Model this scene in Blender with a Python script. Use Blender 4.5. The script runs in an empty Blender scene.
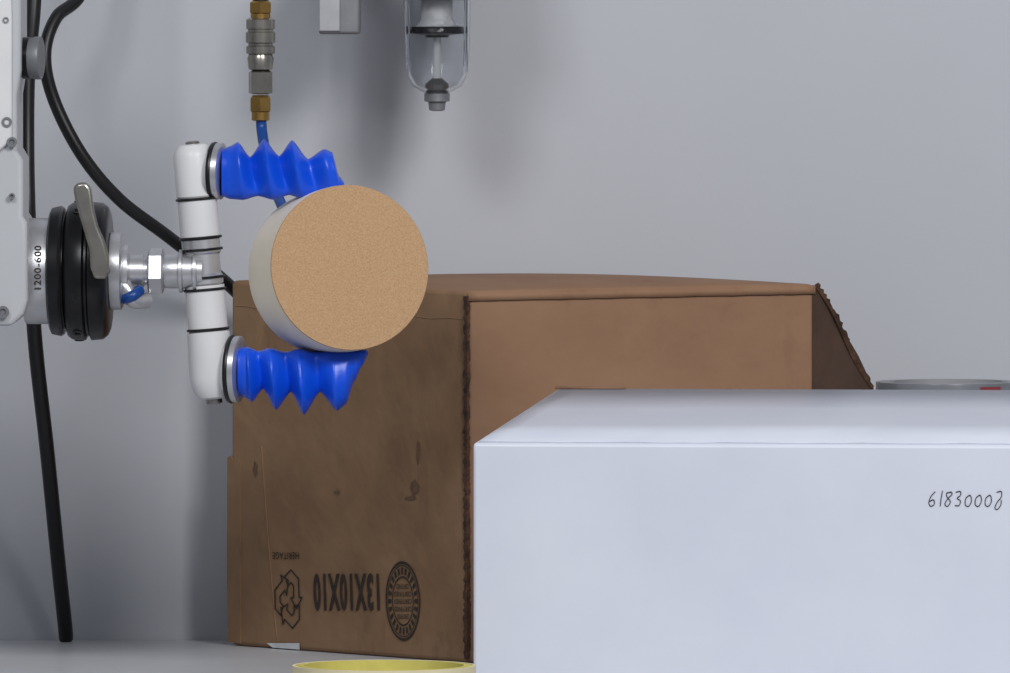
import bpy, bmesh, math, random
from mathutils import Vector, Matrix
random.seed(4)
S = bpy.context.scene
S.view_settings.view_transform = 'Standard'

# ---------- survey constants (metres): camera 8 m from the box corner, table top z=0
F, CD, H, HY = 11744.0, 8.0, 0.494, -62.0
def at(u, v, y):
    d = CD + y
    return Vector(((u-505)/F*d, y, H-(v-HY)/F*d))
PX = 1/1468.0

def lin(c):
    return tuple(((x/255)/12.92 if x/255 <= .04045 else ((x/255+.055)/1.055)**2.4) for x in c)+(1,)

def mat(name, col, rough=.6, metal=0, var=.12, scale=40, bump=.0, bscale=200, col2=None, trans=0, ior=1.45, stretch=(1,1,1), spec=.5, coat=0, bump2=0, b2scale=12, scuff=None):
    m = bpy.data.materials.new(name); m.use_nodes = True
    nt = m.node_tree; b = nt.nodes['Principled BSDF']
    tc = nt.nodes.new('ShaderNodeTexCoord'); mp = nt.nodes.new('ShaderNodeMapping')
    mp.inputs['Scale'].default_value = stretch
    nt.links.new(tc.outputs['Object'], mp.inputs[0])
    n = nt.nodes.new('ShaderNodeTexNoise'); n.inputs['Scale'].default_value = scale; n.inputs['Detail'].default_value = 5
    nt.links.new(mp.outputs[0], n.inputs[0])
    r = nt.nodes.new('ShaderNodeValToRGB')
    c = lin(col); d = lin(col2) if col2 else tuple(x*(1-var*2) for x in c[:3])+(1,)
    r.color_ramp.elements[0].position = .35; r.color_ramp.elements[1].position = .65
    r.color_ramp.elements[0].color = d; r.color_ramp.elements[1].color = c
    nt.links.new(n.outputs[0], r.inputs[0]); out = r.outputs[0]
    if scuff:   # worn patches: sparse streaks of another tone
        mp3 = nt.nodes.new('ShaderNodeMapping'); mp3.inputs['Scale'].default_value=(1,1,.45); nt.links.new(tc.outputs['Object'], mp3.inputs[0])
        n3 = nt.nodes.new('ShaderNodeTexNoise'); n3.inputs['Scale'].default_value=22; n3.inputs['Detail'].default_value=9; n3.inputs['Roughness'].default_value=.72
        nt.links.new(mp3.outputs[0], n3.inputs[0])
        r3 = nt.nodes.new('ShaderNodeValToRGB'); r3.color_ramp.elements[0].position=.57; r3.color_ramp.elements[1].position=.70
        r3.color_ramp.elements[0].color=(0,0,0,1); r3.color_ramp.elements[1].color=(.7,.7,.7,1)
        nt.links.new(n3.outputs[0], r3.inputs[0])
        mx = nt.nodes.new('ShaderNodeMix'); mx.data_type='RGBA'
        nt.links.new(r3.outputs[0], mx.inputs['Factor']); nt.links.new(out, mx.inputs['A']); mx.inputs['B'].default_value=lin(scuff)
        out = mx.outputs['Result']
    nt.links.new(out, b.inputs['Base Color'])
    b.inputs['Roughness'].default_value = rough; b.inputs['Metallic'].default_value = metal
    b.inputs['Transmission Weight'].default_value = trans; b.inputs['IOR'].default_value = ior
    b.inputs['Specular IOR Level'].default_value = spec
    b.inputs['Coat Weight'].default_value = coat
    last=None
    for st,sc,di in ((bump,bscale,.002),(bump2,b2scale,.02)):
        if not st: continue
        n2 = nt.nodes.new('ShaderNodeTexNoise'); n2.inputs['Scale'].default_value = sc; n2.inputs['Detail'].default_value = 4
        nt.links.new(mp.outputs[0], n2.inputs[0])
        bp = nt.nodes.new('ShaderNodeBump'); bp.inputs['Strength'].default_value = st; bp.inputs['Distance'].default_value = di
        nt.links.new(n2.outputs[0], bp.inputs['Height'])
        if last: nt.links.new(last, bp.inputs['Normal'])
        last=bp.outputs['Normal']
    if last: nt.links.new(last, b.inputs['Normal'])
    return m

M = dict(
 wall=mat('wall_paint',(184,186,193),.75,var=.015,scale=6,bump=.05,bscale=60),
 table=mat('laminate',(192,194,198),.35,var=.04,scale=12),
 floor=mat('floor_vinyl',(120,122,126),.6,scale=8),
 brown=mat('brown_cardboard',(142,109,84),.8,var=.06,scale=14,bump=.12,bscale=90,col2=(133,100,76),bump2=.22,b2scale=14,scuff=(125,93,70)),
 brownL=mat('brown_cardboard_scuffed',(140,110,82),.8,scale=18,bump=.15,bscale=90,col2=(125,96,70),bump2=.32,b2scale=11,scuff=(104,79,57)),
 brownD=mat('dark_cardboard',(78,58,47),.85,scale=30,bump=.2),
 scuff=mat('scuff',(108,84,64),.85,scale=200,col2=(92,70,53)),
 raw=mat('torn_cardboard',(90,62,44),.9,scale=120,bump=.4,col2=(50,34,26)),
 ink=mat('printed_ink',(40,33,29),.7,scale=150,col2=(54,44,37)),
 pen=mat('pen_ink',(60,60,72),.6),
 white=mat('white_cardboard',(203,207,219),.36,scale=9,bump=.05,bscale=60,col2=(196,200,214),bump2=.06,b2scale=9),
 label=mat('paper_label',(205,208,212),.5),
 kraft=mat('kraft_board',(186,152,115),.85,scale=900,bump=.3,bscale=900,col2=(170,135,99)),
 cream=mat('masking_tape',(240,229,208),.5,var=.04,scale=30),
 blue=mat('blue_silicone',(10,78,216),.33,var=.06,scale=30,bump=.05,bscale=300),
 bluetube=mat('blue_tube',(16,66,140),.35),
 black=mat('black_rubber',(20,20,23),.4),
 blackm=mat('black_anodised',(24,24,27),.3,var=.2,scale=60,metal=.3),
 silver=mat('machined_aluminium',(200,200,204),.33,metal=.8,var=.06,scale=80),
 grey=mat('grey_metal',(130,132,136),.45,metal=.5),
 whitep=mat('white_plastic',(208,208,210),.38,var=.02,scale=40),
 robot=mat('robot_shell',(178,180,184),.4,var=.02,scale=20),
 brass=mat('brass',(176,140,80),.3,metal=.9,var=.1,scale=80),
 steel=mat('nickel',(160,156,148),.27,metal=.9,var=.1,scale=80),
 clear=mat('clear_bowl',(236,238,240),.06,trans=1,var=0,ior=1.3),
 yellow=mat('yellow_tape',(206,190,70),.45,var=.06,scale=60),
 ycore=mat('yellowed_core',(196,186,96),.6,var=.06,scale=60),
 core=mat('card_core',(214,204,170),.8,var=.05),
 greytape=mat('clear_packing_tape',(120,124,130),.3,var=.1,scale=50),
 coregrey=mat('grey_core',(150,152,156),.6,var=.05),
 red=mat('red_print',(140,60,62),.5),
)

def empty(name):
    e = bpy.data.objects.new(name, None); S.collection.objects.link(e); e.empty_display_size=.02
    return e
def obj(name, verts, faces, m, parent=None, smooth=True, ang=35, bevel=0, solid=0):
    me = bpy.data.meshes.new(name); me.from_pydata([tuple(v) for v in verts], [], faces); me.validate(); me.update()
    bm = bmesh.new(); bm.from_mesh(me); bmesh.ops.remove_doubles(bm, verts=bm.verts, dist=1e-6)
    bmesh.ops.recalc_face_normals(bm, faces=bm.faces); bm.to_mesh(me); bm.free()
    o = bpy.data.objects.new(name, me); S.collection.objects.link(o)
    mm = m if isinstance(m,(list,tuple)) else [m]
    for x in mm: me.materials.append(x)
    if smooth:
        me.polygons.foreach_set('use_smooth',[True]*len(me.polygons)); me.set_sharp_from_angle(angle=math.radians(ang))
    if solid:
        s=o.modifiers.new('solid','SOLIDIFY'); s.thickness=solid; s.offset=0
    if bevel:
        b=o.modifiers.new('bevel','BEVEL'); b.width=bevel; b.segments=3; b.limit_method='ANGLE'; b.angle_limit=math.radians(40)
    if parent: o.parent=parent
    return o
def frame(ax):
    ax=ax.normalized(); t=Vector((0,0,1)) if abs(ax.z)<.9 else Vector((1,0,0))
    a=ax.cross(t).normalized(); return a, ax.cross(a).normalized()
def lathe(name, prof, org, ax, m, parent=None, n=48, bevel=0, ang=35, closed=False, rot=0):
    ax=Vector(ax).normalized(); a,b=frame(ax); vs=[]; fs=[]
    for t,r in prof:
        for i in range(n):
            th=2*math.pi*i/n+rot
            vs.append(Vector(org)+ax*t+(a*math.cos(th)+b*math.sin(th))*r)
    k=len(prof)
    for j in range(k-1 if not closed else k):
        j2=(j+1)%k
        for i in range(n):
            fs.append((j*n+i,j*n+(i+1)%n,j2*n+(i+1)%n,j2*n+i))
    if not closed:
        fs.append(tuple(range(n))[::-1]); fs.append(tuple((k-1)*n+i for i in range(n)))
    return obj(name,vs,fs,m,parent,bevel=bevel,ang=ang)
def box(name,c,s,m,parent=None,bevel=.002):
    c=Vector(c); x,y,z=[k/2 for k in s]
    vs=[c+Vector(p) for p in [(-x,-y,-z),(x,-y,-z),(x,y,-z),(-x,y,-z),(-x,-y,z),(x,-y,z),(x,y,z),(-x,y,z)]]
    fs=[(0,3,2,1),(4,5,6,7),(0,1,5,4),(1,2,6,5),(2,3,7,6),(3,0,4,7)]
    return obj(name,vs,fs,m,parent,bevel=bevel)
def catmull(p, k=10):
    p=[Vector(x) for x in p]; q=[p[0]*2-p[1]]+p+[p[-1]*2-p[-2]]; out=[]
    for i in range(1,len(q)-2):
        for j in range(k):
            t=j/k; a,b,c,d=q[i-1],q[i],q[i+1],q[i+2]
            out.append(.5*((2*b)+(c-a)*t+(2*a-5*b+4*c-d)*t*t+(3*b-a-3*c+d)*t**3))
    out.append(p[-1]); return out
def sweep(name, pts, r, m, parent=None, n=16, k=10):
    P=catmull(pts,k); vs=[]; fs=[]; prev=None
    for i,p in enumerate(P):
        tan=(P[min(i+1,len(P)-1)]-P[max(i-1,0)]).normalized()
        if prev is None: a,_=frame(tan)
        else: a=(prev-tan*prev.dot(tan)).normalized()
        prev=a; b=tan.cross(a)
        for q in range(n):
            th=2*math.pi*q/n; vs.append(p+(a*math.cos(th)+b*math.sin(th))*r)
    for i in range(len(P)-1):
        for q in range(n): fs.append((i*n+q,i*n+(q+1)%n,(i+1)*n+(q+1)%n,(i+1)*n+q))
    fs.append(tuple(range(n))); fs.append(tuple((len(P)-1)*n+q for q in range(n)))
    return obj(name,vs,fs,m,parent,ang=60)
def plate(name, uv, y0, y1, m, parent=None, bevel=.0015):
    """flat profile extruded from y0 (front) to y1 (back)"""
    a=[at(u,v,y0) for u,v in uv]; b=[Vector((p.x,y1,p.z)) for p in a]; n=len(uv)
    fs=[tuple(range(n)),tuple(range(2*n-1,n-1,-1))]+[(i,(i+1)%n,n+(i+1)%n,n+i) for i in range(n)]
    return obj(name,a+b,fs,m,parent,bevel=bevel)
def hexa(name, c, m, parent=None, n=14, bulge={}, bevel=.002, mi={}, pw=1):
    """c: 8 corners, bottom FL FR BR BL then top FL FR BR BL"""
    Fs={'front':(0,1,5,4),'right':(1,2,6,5),'back':(2,3,7,6),'left':(3,0,4,7),'top':(4,5,6,7),'bottom':(3,2,1,0)}
    vs=[];fs=[];mid=[]
    for nm,(i0,i1,i2,i3) in Fs.items():
        a,b,cc,d=[Vector(c[i]) for i in (i0,i1,i2,i3)]
        nr=(b-a).cross(d-a).normalized(); base=len(vs)
        for j in range(n+1):
            for i in range(n+1):
                s=i/n;t=j/n
                p=(a*(1-s)+b*s)*(1-t)+(d*(1-s)+cc*s)*t
                f=math.sin(math.pi*s)*math.sin(math.pi*t)
                if nm=='top': f=max(f,0)**pw
                p=p+nr*bulge.get(nm,0)*f
                vs.append(p)
        for j in range(n):
            for i in range(n):
                q=base+j*(n+1)+i; fs.append((q,q+1,q+n+2,q+n+1)); mid.append(mi.get(nm,0))
    me=bpy.data.meshes.new(name); me.from_pydata([tuple(v) for v in vs],[],fs)
    me.polygons.foreach_set('material_index',mid)
    bm=bmesh.new(); bm.from_mesh(me); bmesh.ops.remove_doubles(bm,verts=bm.verts,dist=1e-5); bmesh.ops.recalc_face_normals(bm,faces=bm.faces); bm.to_mesh(me); bm.free()
    o=bpy.data.objects.new(name,me); S.collection.objects.link(o)
    for x in (m if isinstance(m,list) else [m]): me.materials.append(x)
    me.polygons.foreach_set('use_smooth',[True]*len(me.polygons)); me.set_sharp_from_angle(angle=math.radians(40))
    b=o.modifiers.new('bevel','BEVEL'); b.width=bevel; b.segments=3; b.limit_method='ANGLE'; b.angle_limit=math.radians(45)
    if parent:o.parent=parent
    return o
def textmesh(s,off=.012):
    cu=bpy.data.curves.new('t','FONT'); cu.body=s; cu.size=1; cu.offset=off; cu.resolution_u=3; cu.space_character=1.12
    o=bpy.data.objects.new('t',cu); S.collection.objects.link(o)
    dg=bpy.context.evaluated_depsgraph_get(); dg.update()
    me=bpy.data.meshes.new_from_object(o.evaluated_get(dg))
    vs=[v.co.copy() for v in me.vertices]; fs=[tuple(p.vertices) for p in me.polygons]
    bpy.data.objects.remove(o); bpy.data.meshes.remove(me)
    x0=min(v.x for v in vs);x1=max(v.x for v in vs);y0=min(v.y for v in vs);y1=max(v.y for v in vs)
    return [((v.x-x0)/(x1-x0),(v.y-y0)/(y1-y0)) for v in vs],fs

# ---------- room
WY=.265
def quadbox(name,c,s,m): return box(name,c,s,m,None,0)
quadbox('wall_back',(0,WY+.05,.5),(4,.1,2.6),M['wall'])
quadbox('floor',(0,-1.0,-.83),(4,2.6,.06),M['floor'])
tb=empty('work_table')
box('table_top',(0,WY-.476,-.015),(2.2,.95,.03),M['table'],tb,.003)
for i,(x,y) in enumerate([(-1.05,.2),(1.05,.2),(-1.05,-.62),(1.05,-.62)]):
    box('leg_%d'%(i+1),(x,y,-.415),(.05,.05,.77),M['grey'],tb,.003)

# ---------- brown box
bb=empty('brown_cardboard_box')
A=Vector((at(468,663,0).x,0,0)); B=Vector((at(815,0,.045).x,.045,0)); L=Vector((at(231,0,.20).x,.20,0)); C=L+B-A
z=lambda p,h:Vector((p.x,p.y,h))
ZA,ZB,ZC,ZL=.2535,.2570,.2575,.2550
BL_=.004
z0=.0003
hexa('body',[z(A,z0),z(B,z0),z(C,z0),z(L,z0),z(A,ZA),z(B,ZB),z(C,ZC),z(L,ZL)],[M['brown'],M['brownL']],bb,n=24,
     bulge={'left':BL_,'front':.003,'top':.0052},bevel=.0028,mi={'left':1},pw=.55)
NL=Vector((0,0,1)).cross(L-A).normalized()
if NL.y>0: NL=-NL
def lface(t,zz,off=.0):
    p=A+(L-A)*t
    b=BL_*math.sin(math.pi*min(max(t,0),1))*math.sin(math.pi*min(max(zz/.2535,0),1))
    return Vector((p.x,p.y,zz))+NL*(b+off)
def leftpt(u,v,off=.0008):
    d=L-A; k=(u-505)/F
    t=(k*(CD+A.y)-A.x)/(d.x-k*d.y)
    p=A+d*t; zz=max(H-(v-HY)/F*(CD+p.y),.0008)
    return lface(t,zz,off)
def print_poly(name,vs,fs,m=None,off=.0006):
    return obj(name,[leftpt(u,v,off) for u,v in vs],fs,m or M['ink'],bb,smooth=False)
def ptext(name,s,u0,u1,v0,v1,off=.012):
    uv,fs=textmesh(s,off)   # printed upside-down
    print_poly(name,[(u1-(u1-u0)*a, v0+(v1-v0)*b) for a,b in uv],fs)
ptext('print_size','13X10X10',316,382,573,611,.035)
ptext('print_maker','HERITAGE',275,302,552,559,.01)
def ring(cu,cv,ru,rv,k,n=48):
    vs=[];fs=[]
    for i in range(n):
        th=2*math.pi*i/n
        vs+= [(cu+ru*math.cos(th),cv+rv*math.sin(th)),(cu+ru*k*math.cos(th),cv+rv*k*math.sin(th))]
    for i in range(n):
        j=(i+1)%n; fs.append((2*i,2*j,2*j+1,2*i+1))
    return vs,fs
for i,(ru,rv,k) in enumerate([(17,40,.93),(15,36,.97),(10.5,25,.93)]):
    print_poly('seal_ring_%d'%(i+1),*ring(405,601,ru,rv,k))
for i in range(24):
    th=2*math.pi*i/24
    pts=[]
    for rr,dd in ((.67,-.07),(.67,.07),(.84,.07),(.84,-.07)):
        a=th+dd; pts.append((405+17*rr*math.cos(a),601+40*rr*math.sin(a)))
    print_poly('seal_letter_%d'%(i+1),pts,[(0,1,2,3)])
for i in range(5):
    vv=584+i*7.5; w=8.5 if 0<i<4 else 6
    ptext('seal_text_%d'%(i+1),'CERTIFIED',405-w,405+w,vv,vv+4.8)
def stroke(name,pts,wu,wv):
    vs=[];fs=[]
    for i in range(len(pts)-1):
        (a,b),(c,d)=pts[i],pts[i+1]
        dx,dy=(c-a),(d-b)*.55; l=math.hypot(dx,dy) or 1; nx,ny=-dy/l*wu,dx/l*wv
        ex,ey=dx/l*wu*.5,dy/l*wv*.5
        q=len(vs); vs+=[(a+nx-ex,b+ny-ey),(a-nx-ex,b-ny-ey),(c-nx+ex,d-ny+ey),(c+nx+ex,d+ny+ey)]; fs.append((q,q+1,q+2,q+3))
    for j,f in enumerate(fs): print_poly('%s_%d'%(name,j+1),[vs[i] for i in f],[(0,1,2,3)],off=.0006+.00003*j)
def rec(cu,cv,su,sv):
    for k in range(3):
        a0=math.radians(30+120*k)
        def R(x,y):
            x,y=x*math.cos(a0)-y*math.sin(a0), x*math.sin(a0)+y*math.cos(a0)
            return (cu+su*x,cv+sv*y)
        out=[(-.30,-.95),(.30,-.95),(.62,-.42),(.80,-.52),(.62,.02),(.12,-.12),(.30,-.23),(.10,-.58),(-.10,-.58),(-.22,-.38),(-.55,-.56),(-.30,-.95)]
        stroke('recycle_arrow_%d'%(k+1),[R(x,y) for x,y in out],.6,.8)
rec(290.5,599,14.5,30)
print_poly('paper_label',[(268,643),(301,643),(301,653),(285,651.5),(274,649.0)],[(0,1,2,3,4)],M['label'],off=.0012)
for i,(t0,z0_,t1,z1_) in enumerate([(.02,.234,.98,.237),(.80,.005,.86,.14)]):
    P=[lface(t0+(t1-t0)*j/20,z0_+(z1_-z0_)*j/20+.0006*math.sin(j*1.7),-.0001) for j in range(21)]
    sweep('crease_%d'%(i+1),P,.0005,M['brownL'],bb,n=6,k=2)
for i,(cu,cv,ru,rv) in enumerate([(421,452,2,14),(418,488,4,11),(414,498,8,3),(342,492,4,2.5),(257,470,3,10)]):
    pts=[(cu+ru*random.uniform(.5,1.1)*math.cos(a*.5236),cv+rv*random.uniform(.5,1.1)*math.sin(a*.5236)) for a in range(12)]
    print_poly('scuff_mark_%d'%(i+1),pts,[tuple(range(12))],M['scuff'],off=.0004)
# outer ply of the far corner, torn off above mid height, peeking past the far edge
tops=[(.955,.1290),(.97,.1315),(.985,.1300),(1.0,.1325),(1.012,.1310)]
base=[(1.014,.06),(1.012,.002),(.955,.002)]
pf=[A+(L-A)*t+Vector((0,0,h))+NL*.0009 for t,h in tops+base]
pb=[p-NL*.0018 for p in pf]; nn=len(pf)
obj('side_ply',pf+pb,[tuple(range(nn)),tuple(range(2*nn-1,nn-1,-1))]+[(i,(i+1)%nn,nn+(i+1)%nn,nn+i) for i in range(nn)],M['brownL'],bb,smooth=False)
# ragged corrugated edge along the near vertical corner
ev=[];ef=[];nz=120
for i in range(nz+1):
    zz=.003+(.250-.003)*i/nz
    w=.0014+random.uniform(0,.0024); ww=.0006+random.uniform(0,.0010)
    p=A+(L-A).normalized()*w; q=A+(B-A).normalized()*ww; f=A+Vector((-.0006,-.0018-random.uniform(0,.0010),0))
    ev+= [z(p+Vector((-.001,-.0010,0)),zz),z(f,zz),z(q+Vector((0,-.0010,0)),zz)]
for i in range(nz):
    for k in (0,1): ef.append((3*i+k,3*i+k+1,3*i+4+k,3*i+3+k))
obj('torn_corner',ev,ef,M['raw'],bb,smooth=False,solid=.0006)
# top flap lip overhanging the right face
fl=[]
e=(B-A).normalized(); nf=Vector((e.y,-e.x,0))
n=30; ff=[]
for i in range(n+1):
    t=i/n; p=A+(B-A)*t; zt=ZA+(ZB-ZA)*t
    bz=zt-.0065-random.uniform(0,.0004)
    b=.003*math.sin(math.pi*t)*math.sin(math.pi*.97)
    fl+= [z(p+nf*.0010,zt-.001),z(p+nf*(.0012+b*.3),bz)]
for i in range(n): ff.append((2*i,2*i+2,2*i+3,2*i+1))
obj('top_flap_lip',fl,ff,M['brown'],bb,solid=.0010)
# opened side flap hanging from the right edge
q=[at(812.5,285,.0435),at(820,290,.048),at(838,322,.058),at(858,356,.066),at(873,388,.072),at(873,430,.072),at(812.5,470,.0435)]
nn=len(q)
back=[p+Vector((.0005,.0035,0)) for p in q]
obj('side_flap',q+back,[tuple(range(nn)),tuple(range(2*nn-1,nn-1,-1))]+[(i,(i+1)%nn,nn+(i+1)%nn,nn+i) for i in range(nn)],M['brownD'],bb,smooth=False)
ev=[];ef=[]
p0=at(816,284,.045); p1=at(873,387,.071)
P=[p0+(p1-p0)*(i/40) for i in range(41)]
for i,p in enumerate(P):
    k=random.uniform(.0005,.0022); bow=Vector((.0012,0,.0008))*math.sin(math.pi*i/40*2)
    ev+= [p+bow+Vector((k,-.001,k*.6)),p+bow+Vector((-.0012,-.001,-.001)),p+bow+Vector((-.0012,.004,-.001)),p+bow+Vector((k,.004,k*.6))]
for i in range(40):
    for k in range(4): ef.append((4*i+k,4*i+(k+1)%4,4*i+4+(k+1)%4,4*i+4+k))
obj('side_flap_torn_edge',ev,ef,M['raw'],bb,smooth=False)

# ---------- white box
wb=empty('white_cardboard_box')
FLt=at(473,443,-.5); BLt=at(556,389.5,-.14); dr=Vector((math.cos(.09),-math.sin(.09),0))*.52
FRt=FLt+dr; BRt=BLt+dr
g=lambda p:Vector((p.x,p.y,0.0003))
hexa('body',[g(FLt),g(FRt),g(BRt),g(BLt),FLt,FRt,BRt,BLt],M['white'],wb,n=16,bulge={'top':.0015,'front':.001},bevel=.0022)
def topq(s,t,off):
    p=FLt+dr*s+(BLt-FLt)*t
    return p+Vector((0,0,off+.0015*math.sin(math.pi*s)*math.sin(math.pi*t)))
vs=[];fs=[]
NS=40
for j,t in enumerate([.014,.3,.6,.995]):
    for i in range(NS+1):
        s=.006+.99*i/NS; vs.append(topq(s,t+(.006*math.sin(i*1.1)+.004*math.sin(i*2.7) if j==0 else 0),.0004))
for j in range(3):
    for i in range(NS): q0=j*(NS+1)+i; fs.append((q0,q0+1,q0+NS+2,q0+NS+1))
obj('top_flap',vs,fs,M['white'],wb,solid=.0008)
obj('torn_notch',[topq(.0,.985,.0014),topq(.09,.985,.0014),topq(.09,1.0,.0014),topq(.0,1.0,.0014)],[(0,1,2,3)],M['brown'],wb,solid=.001)
def frontpt(u,v,off=.0005):
    k=(u-505)/F; t=(k*(CD+FLt.y)-FLt.x)/(dr.x-k*dr.y); p=FLt+dr*t
    nr=Vector((dr.y,-dr.x,0)).normalized()
    zz=H-(v-HY)/F*(CD+p.y)
    return Vector((p.x,p.y,zz))+nr*(off+.001*math.sin(math.pi*t)*math.sin(math.pi*zz/.1715))
G={'6':[[(.8,.95),(.3,.6),(.1,.2),(.35,0),(.7,.15),(.6,.42),(.15,.3)]],
   '1':[[(.5,1),(.35,.5),(.25,0)]],
   '8':[[(.8,.9),(.3,.85),(.35,.6),(.7,.3),(.4,0),(.1,.15),(.45,.5),(.9,.8),(.7,.95)]],
   '3':[[(.2,.9),(.7,.95),(.7,.7),(.35,.52),(.7,.35),(.55,.05),(.1,.05)]],
   '0':[[(.6,.72),(.2,.5),(.15,.1),(.5,0),(.8,.3),(.75,.65),(.55,.72)]],
   '2':[[(.3,.9),(.8,.95),(.8,.6),(.4,.3),(.1,-.1),(.4,-.2),(.75,.1),(.8,.4)]]}
u=928
for i,ch in enumerate('61830002'):
    for st in G[ch]:
        sweep('handwriting_%d'%(i+1),[frontpt(u+9.2*x,506-15.5*y) for x,y in st],.0003,M['pen'],wb,n=6,k=5)
    u+=10 if ch!='1' else 6

# ---------- robot arm + tool flange
GY=-.15
ra=empty('robot_arm')
plate('forearm_shell',[(-140,-120),(18,-120),(21,-20),(21,70),(17,95),(17,150),(23,160),(23,216),(27,222),(28,300),(24,314),(12,326),(-140,326)],-.20,-.10,M['robot'],ra,.003)
plate('forearm_cover',[(-140,-110),(8,-110),(12,20),(12,140),(-2,152),(-140,152)],-.2035,-.199,M['whitep'],ra,.0015)
for i,(uu,vv,rr) in enumerate([(7,122,5),(12,142,5),(3,312,6),(6,20,3),(12,196,3)]):
    lathe('bolt_%d'%(i+1),[(-.001,rr*PX),(.004,rr*PX),(.004,rr*PX*.55),(.0025,rr*PX*.5)],at(uu,vv,-.2005),(0,-1,0),M['grey'],ra,n=20)
lathe('knob',[(0,15*PX),(6*PX,15*PX),(6*PX,20*PX),(16*PX,20*PX),(18*PX,21*PX),(24*PX,21*PX),(25*PX,18*PX)],at(17,58,-.17),(1,-.15,0),M['grey'],ra)
lathe('knob_ring',[(7*PX,20.5*PX),(13*PX,20.5*PX)],at(17,58,-.17),(1,-.15,0),M['blackm'],ra)
lathe('column',[(0,.075),(.012,.075),(.015,.055),(.60,.055),(.615,.045)],(-.50,-.15,0),(0,0,1),M['robot'],ra)
AX=(1,-.04,0)
fo=at(30,271,GY)
def lx(name,prof,m,n=64,parent=ra,org=fo,bevel=0,rot=0):
    return lathe(name,[(a*PX,r*PX) for a,r in prof],org,AX,m,parent,n=n,bevel=bevel,rot=rot)
lx('label_ring',[(-4,40),(-4,51),(-1,52),(19,52),(21,50)],M['silver'])
lx('flange_rear',[(20,46),(20,58),(22,62),(31,64),(34,62),(34,56),(38,56),(38,50)],M['blackm'])
lx('tool_changer',[(34,52),(38,64),(42,67),(55,68),(57,64),(59,64),(61,68),(72,67),(77,63),(79,58),(79,30)],M['blackm'])
for i in range(8):
    th=math.radians(200+i*40)
    p=fo+Vector((48*PX,math.cos(th)*67*PX,math.sin(th)*67*PX))
    lathe('changer_screw_%d'%(i+1),[(0,5*PX),(2.5*PX,5*PX),(2.5*PX,3*PX),(1*PX,2.6*PX)],p,(0,math.cos(th),math.sin(th)),M['blackm'],ra,n=18)
lx('hub',[(78,20),(78,36),(80,38),(90,38),(92,34),(92,20)],M['silver'])
plate('locking_lever',[(73,188),(77,183),(86,182),(91,188),(94,210),(98,226),(104,240),(109,258),(110,272),(106,279),(94,279),(90,268),(89,250),(84,232),(79,215),(75,200)],-.2075,-.198,M['steel'],ra,.002)
uvt,ft=textmesh('1200-600')
rad=52.4*PX
obj('label_text',[Vector((fo.x+(13-7*b)*PX,fo.y-.0009-rad*math.cos((a-.5)*.85+.1),fo.z+rad*math.sin((a-.5)*.85+.1))) for a,b in uvt],ft,M['ink'],ra,smooth=False)

# ---------- finger gripper
fg=empty('finger_gripper')
def lg(name,prof,m,n=48,bevel=0,rot=0): return lathe(name,[(a*PX,r*PX) for a,r in prof],at(30,271,GY),AX,m,fg,n=n,bevel=bevel,rot=rot)
lg('shaft',[(90,14),(90,24),(92,26),(97,26),(99,16),(112,16),(112,14),(122,14)],M['silver'])
lg('hex_nut',[(116,20),(118,23),(130,23),(132,20)],M['silver'],n=6,rot=.3)
lg('stem',[(130,15),(134,17),(146,17),(147,21),(150,21),(151,17),(160,17),(161,21),(164,21),(165,16),(170,16)],M['silver'])
sweep('stem_port',[at(120,280,GY-.012),at(128,292,GY-.014),at(134,300,GY-.012),at(148,300,GY-.006)],.0055,M['silver'],fg)
sweep('stem_tube',[at(110,290,GY+.01),at(122,298,GY-.012),at(132,296,GY-.018),at(140,290,GY-.012)],.0038,M['bluetube'],fg)
T0=at(193,150,GY); T1=at(214,398,GY); ta=(T1-T0); TL=ta.length; k=TL/249
def col(name,prof,m,n=48): return lathe(name,[(a*k,r*PX) for a,r in prof],T0,ta,m,fg,n=n)
col('upper_joint',[(-6,9),(-5,14),(0,18),(6,20),(46,20),(50,17)],M['whitep'])
col('upper_screw',[(-9,5),(-8,7),(-3,7)],M['steel'],n=20)
col('tube_upper',[(49,16),(49,19.5),(88,19.5),(88,17)],M['whitep'])
col('centre_block',[(88,16),(90,19),(103,19),(105,17.5),(124,17.5),(126,19),(134,19),(136,16)],M['silver'])
col('tube_lower',[(136,17),(136,19.5),(180,19.5),(181,17)],M['whitep'])
col('lower_joint',[(180,17),(184,21),(228,22),(240,20),(248,15),(250,9)],M['whitep'])
col('lower_screw',[(249,8),(254,8),(255,6)],M['steel'],n=20)
for i,a in enumerate([49,88,100,128,140,180]):
    col('o_ring_%d'%(i+1),[(a-1.3,18),(a-1.3,20.6),(a,21.4),(a+1.3,20.6),(a+1.3,18)],M['black'])
DN=Vector((1,-.22,-.03))
def mount(tag,u0,v0,r):
    o=at(u0,v0,GY)
    lathe('mount_arm_'+tag,[(-24*PX,18*PX),(-6*PX,19*PX),(-4*PX,r*.82*PX),(0,r*.86*PX)],o,DN,M['whitep'],fg)
    lathe('mount_ring_'+tag,[(-1*PX,r*.8*PX),(-1*PX,r*PX),(1.5*PX,r*1.03*PX),(3.5*PX,r*PX),(3.5*PX,r*.8*PX)],o,DN,M['black'],fg)
    lathe('mount_disc_'+tag,[(3*PX,r*.8*PX),(3*PX,r*.99*PX),(9*PX,r*.99*PX),(10*PX,r*.92*PX),(10*PX,r*.6*PX)],o,DN,M['silver'],fg)
mount('top',213,171,28); mount('bottom',231,369,33)

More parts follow.
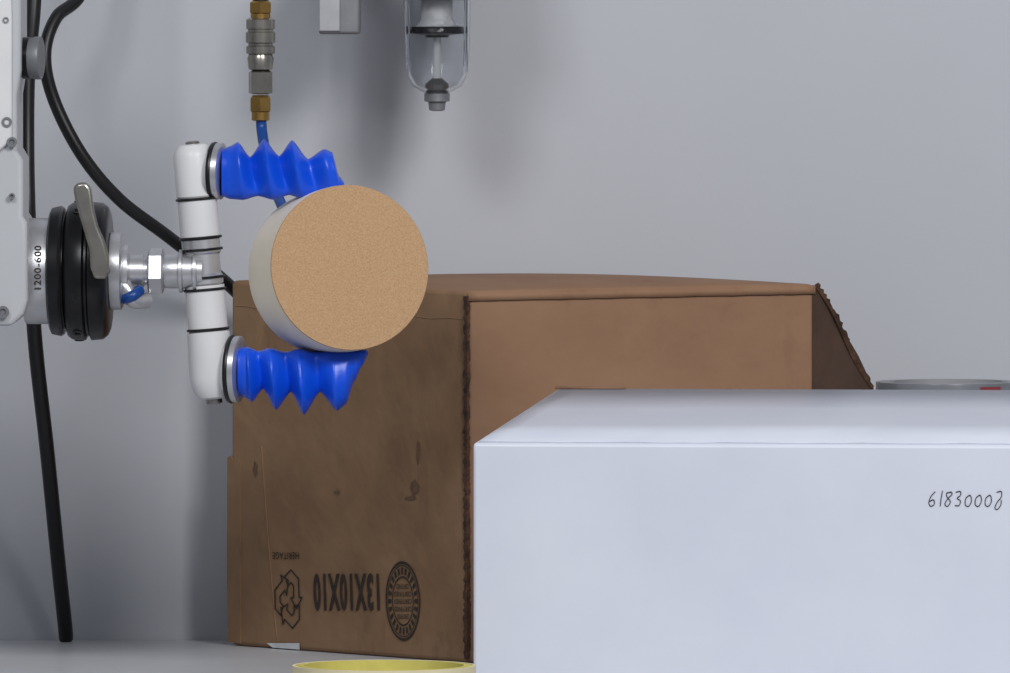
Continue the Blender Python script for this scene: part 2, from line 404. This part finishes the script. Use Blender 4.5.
def finger(name, st):
    """st: list of (x, outer_v, inner_v, halfwidth px, shear px)"""
    pts=[]
    for i in range(len(st)-1):
        a,b=st[i],st[i+1]
        for j in range(8):
            t=j/8
            tt=t*.5+.5*(t*t*(3-2*t))
            pts.append([a[0]+(b[0]-a[0])*t]+[a[q]+(b[q]-a[q])*tt for q in (1,2,3,4)])
    pts.append(list(st[-1]))
    NC=32; vs=[];fs=[]
    for x,vo,vi,w,sh in pts:
        for q in range(NC):
            th=2*math.pi*q/NC; c,s=math.cos(th),math.sin(th)
            cy=math.copysign(abs(c)**(.45 if s<0 else .7),c); sz=math.copysign(abs(s)**(.45 if s<0 else .9),s)
            f=(sz+1)/2   # 0 inner, 1 outer
            v=vi+(vo-vi)*f
            wv=16+(w-16)*min(1,f*1.5+.35)   # pleats fade towards the smooth gripping face
            p=at(x+sh*(1-f),v,GY); vs.append(Vector((p.x,GY+cy*wv*PX,p.z)))
    n=len(pts)
    for i in range(n-1):
        for q in range(NC): fs.append((i*NC+q,i*NC+(q+1)%NC,(i+1)*NC+(q+1)%NC,(i+1)*NC+q))
    fs.append(tuple(range(NC))); fs.append(tuple((n-1)*NC+q for q in range(NC)))
    return obj(name,vs,fs,M['blue'],fg,ang=70)
finger('finger_top',[(222,150,196,20,0),(230,146,199,24,0),(238,142,200,30,5),(250,157,196,13,8),(264,139,200,30,10),(279,156,195,13,10),(292,140,199,29,11),(308,159,193,13,10),(324,149,193,25,8),(332,152,190,22,7),(339,176,187,14,3),(344,182,185,9,0)])
finger('finger_bottom',[(238,394,349,22,0),(246,398,347,25,0),(252,402,347,30,-5),(263,389,351,13,-5),(276,410,348,32,-6),(291,392,352,13,-6),(304,415,349,32,-6),(320,392,352,13,-5),(337,411,350,29,-4),(346,404,350,25,0),(354,382,350,18,2),(362,366,350,14,4),(368,355,351,8,0)])

# ---------- gripped round
disc=empty('masking_tape_roll')
nrm=Vector((math.sin(math.radians(19)),-math.cos(math.radians(19)),.10)).normalized()
fc=at(350,267.5,GY-.024); R=82.5*PX*.985
lathe('tape_body',[(-.052,R*.97),(-.051,R*.99),(-.003,R),(-.0012,R*.998)],fc,nrm,M['cream'],disc,n=96)
lathe('kraft_face',[(-.002,R*.998),(-.0005,R*.998),(0,R*.992),(0,R*.5),(0,.001)],fc,nrm,M['kraft'],disc,n=96)

# ---------- hoses
sweep('black_hose',[at(38,-120,.16),at(34,0,.14),at(28,70,.12),at(27,150,.10),at(29,230,.09),at(35,340,.12),at(47,450,.16),at(58,560,.21),at(65,625,.235),at(66,638,.243)],7.6*PX,M['black'])
sweep('black_hose',[at(110,-110,.2),at(84,-12,.18),at(56,18,.16),at(45,55,.15),at(54,100,.15),at(82,155,.15),at(120,200,.16),at(170,238,.18),at(232,288,.225),at(262,330,.24),at(275,450,.243),at(278,600,.245)],6.6*PX,M['black'])

# ---------- quick coupling & blue tube
cp=empty('brass_hose_coupling'); co=at(260.5,118,.05)
def lc(name,prof,m,n=40,rot=0): return lathe(name,[((118-a)*PX,r*PX) for a,r in prof],co,(0,0,1),m,cp,n=n,rot=rot)
lc('hose_above',[(2,8),(-260,8)],M['black'])
lc('brass_top',[(14,9),(12,12),(2,12),(0,9)],M['brass'],n=6)
lc('brass_neck',[(18,10),(13,10)],M['brass'])
lc('sleeve',[(54,12),(53,14.5),(46,14.5),(45,12.5),(43,12.5),(42,15),(32,15),(31,13),(29,13),(28,14.5),(19,14.5),(17,11)],M['steel'])
lc('collar',[(70,9),(69,12),(58,13.5),(54,12)],M['steel'])
lc('hex_nickel',[(94,9),(93,12.5),(72,12.5),(70,9)],M['steel'],n=6,rot=.25)
lc('brass_hex',[(112,10),(111,11.5),(98,11.5),(95,9)],M['brass'],n=6)
lc('brass_barb',[(121,7),(120,9),(112,9)],M['brass'])
sweep('blue_air_tube',[at(261,117,.05),at(262,132,.048),at(266,155,.03),at(274,185,-.02),at(285,212,-.06),at(305,245,-.075),at(330,300,-.07),at(320,355,-.07),at(290,375,-.08),at(252,372,-.105),at(232,369,-.13)],5.4*PX,M['bluetube'])

# ---------- filter regulator
fr=empty('air_filter_regulator'); FY=.14; s0=at(437,0,FY)
def lf(name,prof,m,n=56,rot=0,du=0): return lathe(name,[(-a*PX,r*PX) for a,r in prof],s0+Vector((du*PX,0,0)),(0,0,1),m,fr,n=n,rot=rot)
lf('bowl',[(-12,34),(10,34),(40,33.5),(62,32.5),(78,30),(88,25),(94,14),(95,6),(92,6),(91,13),(85,23),(76,27.5),(60,30),(40,31),(-12,31.5)],M['clear'])
lf('baffle',[(26,6),(27,27),(31,29),(34,29),(36,12),(38,12)],M['blackm'])
lf('element',[(-10,16),(20,16),(26,20),(27,24)],M['whitep'])
lf('stem',[(36,4),(80,4)],M['whitep'])
lf('liquid_cone',[(80,5),(86,12),(90,12)],M['grey'])
lf('drain',[(88,8),(94,9),(95,13),(103,13),(104,9),(112,8),(113,5)],M['grey'],n=12)
lf('head_ring',[(-12,38),(-11,38),(-2,38),(0,35)],M['grey'])
for i,a in enumerate((-1,1)):
    box('guard_rib_%d'%(i+1),s0+Vector((a*29*PX,-.011,-34*PX)),(.003,.003,80*PX),M['clear'],fr,.001)
c=at(437,-60,FY); box('head',c,(.07,.06,.07),M['grey'],fr,.004)
box('head_bracket',(c.x,(.16+WY)/2,c.z),(.04,WY-.16,.04),M['grey'],fr,0)
c2=at(340,-60,FY); lathe('link_pipe',[(0,.01),(c.x-c2.x,.01)],c2,(1,0,0),M['grey'],fr)
cb=at(340,-18,FY); box('valve_block',cb,(42*PX,.04,106*PX),M['grey'],fr,.002)
box('valve_face',cb+Vector((-.007,-.0205,0)),(22*PX,.002,100*PX),M['silver'],fr,.0008)
box('valve_bracket',(cb.x,(.155+WY)/2,cb.z+.03),(.02,WY-.155,.02),M['grey'],fr,0)

# ---------- tape rolls
def roll(name,x,y,z0,R_,r_,h,mo,mc=None):
    e=empty(name)
    lathe('wound_tape',[(0,r_*1.06),(0,R_*.995),(.001,R_),(h-.001,R_),(h,R_*.995),(h,r_*1.06)],(x,y,z0),(0,0,1),mo,e,n=80,closed=True)
    lathe('core',[(-.0,r_),(0,r_*1.06),(h+.0003,r_*1.06),(h+.0003,r_)],(x,y,z0),(0,0,1),mc or M['core'],e,n=80,closed=True)
    return e
c=at(384,666,-.60)
e=roll('yellow_tape_roll',c.x,-.60,.0002,.0560,.0505,c.z,M['yellow'],M['ycore'])
lathe('side_layer',[(0,.0560),(0,.0578),(c.z+.0003,.0578),(c.z+.0003,.0560)],(c.x,-.60,.0002),(0,0,1),M['core'],e,n=80,closed=True)
c=at(948,381,.12); hh=c.z/4
for i in range(4):
    e=roll('packing_tape_roll',c.x,.12,hh*i+.0002,.050,.038,hh-.0006,M['greytape'],M['coregrey'])
    if i==3:
        vs=[];fs=[]
        for j in range(6):
            th=math.radians(-66+j*4)
            for zz in (hh*i+hh-.005,hh*i+hh-.0025): vs.append((c.x+.0503*math.cos(th),.12+.0503*math.sin(th),zz))
        for j in range(5): fs.append((2*j,2*j+2,2*j+3,2*j+1))
        obj('red_print',vs,fs,M['red'],e)

# ---------- light
w=bpy.data.worlds.new('World'); S.world=w; w.use_nodes=True
bg=w.node_tree.nodes['Background']; bg.inputs[0].default_value=(.86,.91,1,1); bg.inputs[1].default_value=.29
def area(name,loc,tgt,size,power,col):
    l=bpy.data.lights.new(name,'AREA'); l.shape='RECTANGLE'; l.size=size[0]; l.size_y=size[1]; l.energy=power; l.color=col
    o=bpy.data.objects.new(name,l); S.collection.objects.link(o); o.location=loc
    o.rotation_euler=(Vector(tgt)-Vector(loc)).to_track_quat('-Z','Y').to_euler()
area('ceiling_light',(.85,-2.4,1.70),(.25,.1,.2),(.65,.65),45,(1,.985,.965))
area('ceiling_light_far',(-.85,-2.4,1.70),(.2,.1,.2),(.65,.65),23,(.97,.985,1))

# ---------- camera
cd=bpy.data.cameras.new('camera'); cam=bpy.data.objects.new('camera',cd); S.collection.objects.link(cam)
cam.location=(0,-CD,H); cam.rotation_euler=(math.pi/2,0,0)
cd.sensor_width=36; cd.lens=F*36/1010; cd.shift_y=-(336.5-HY)/1010; cd.clip_end=50
S.camera=cam
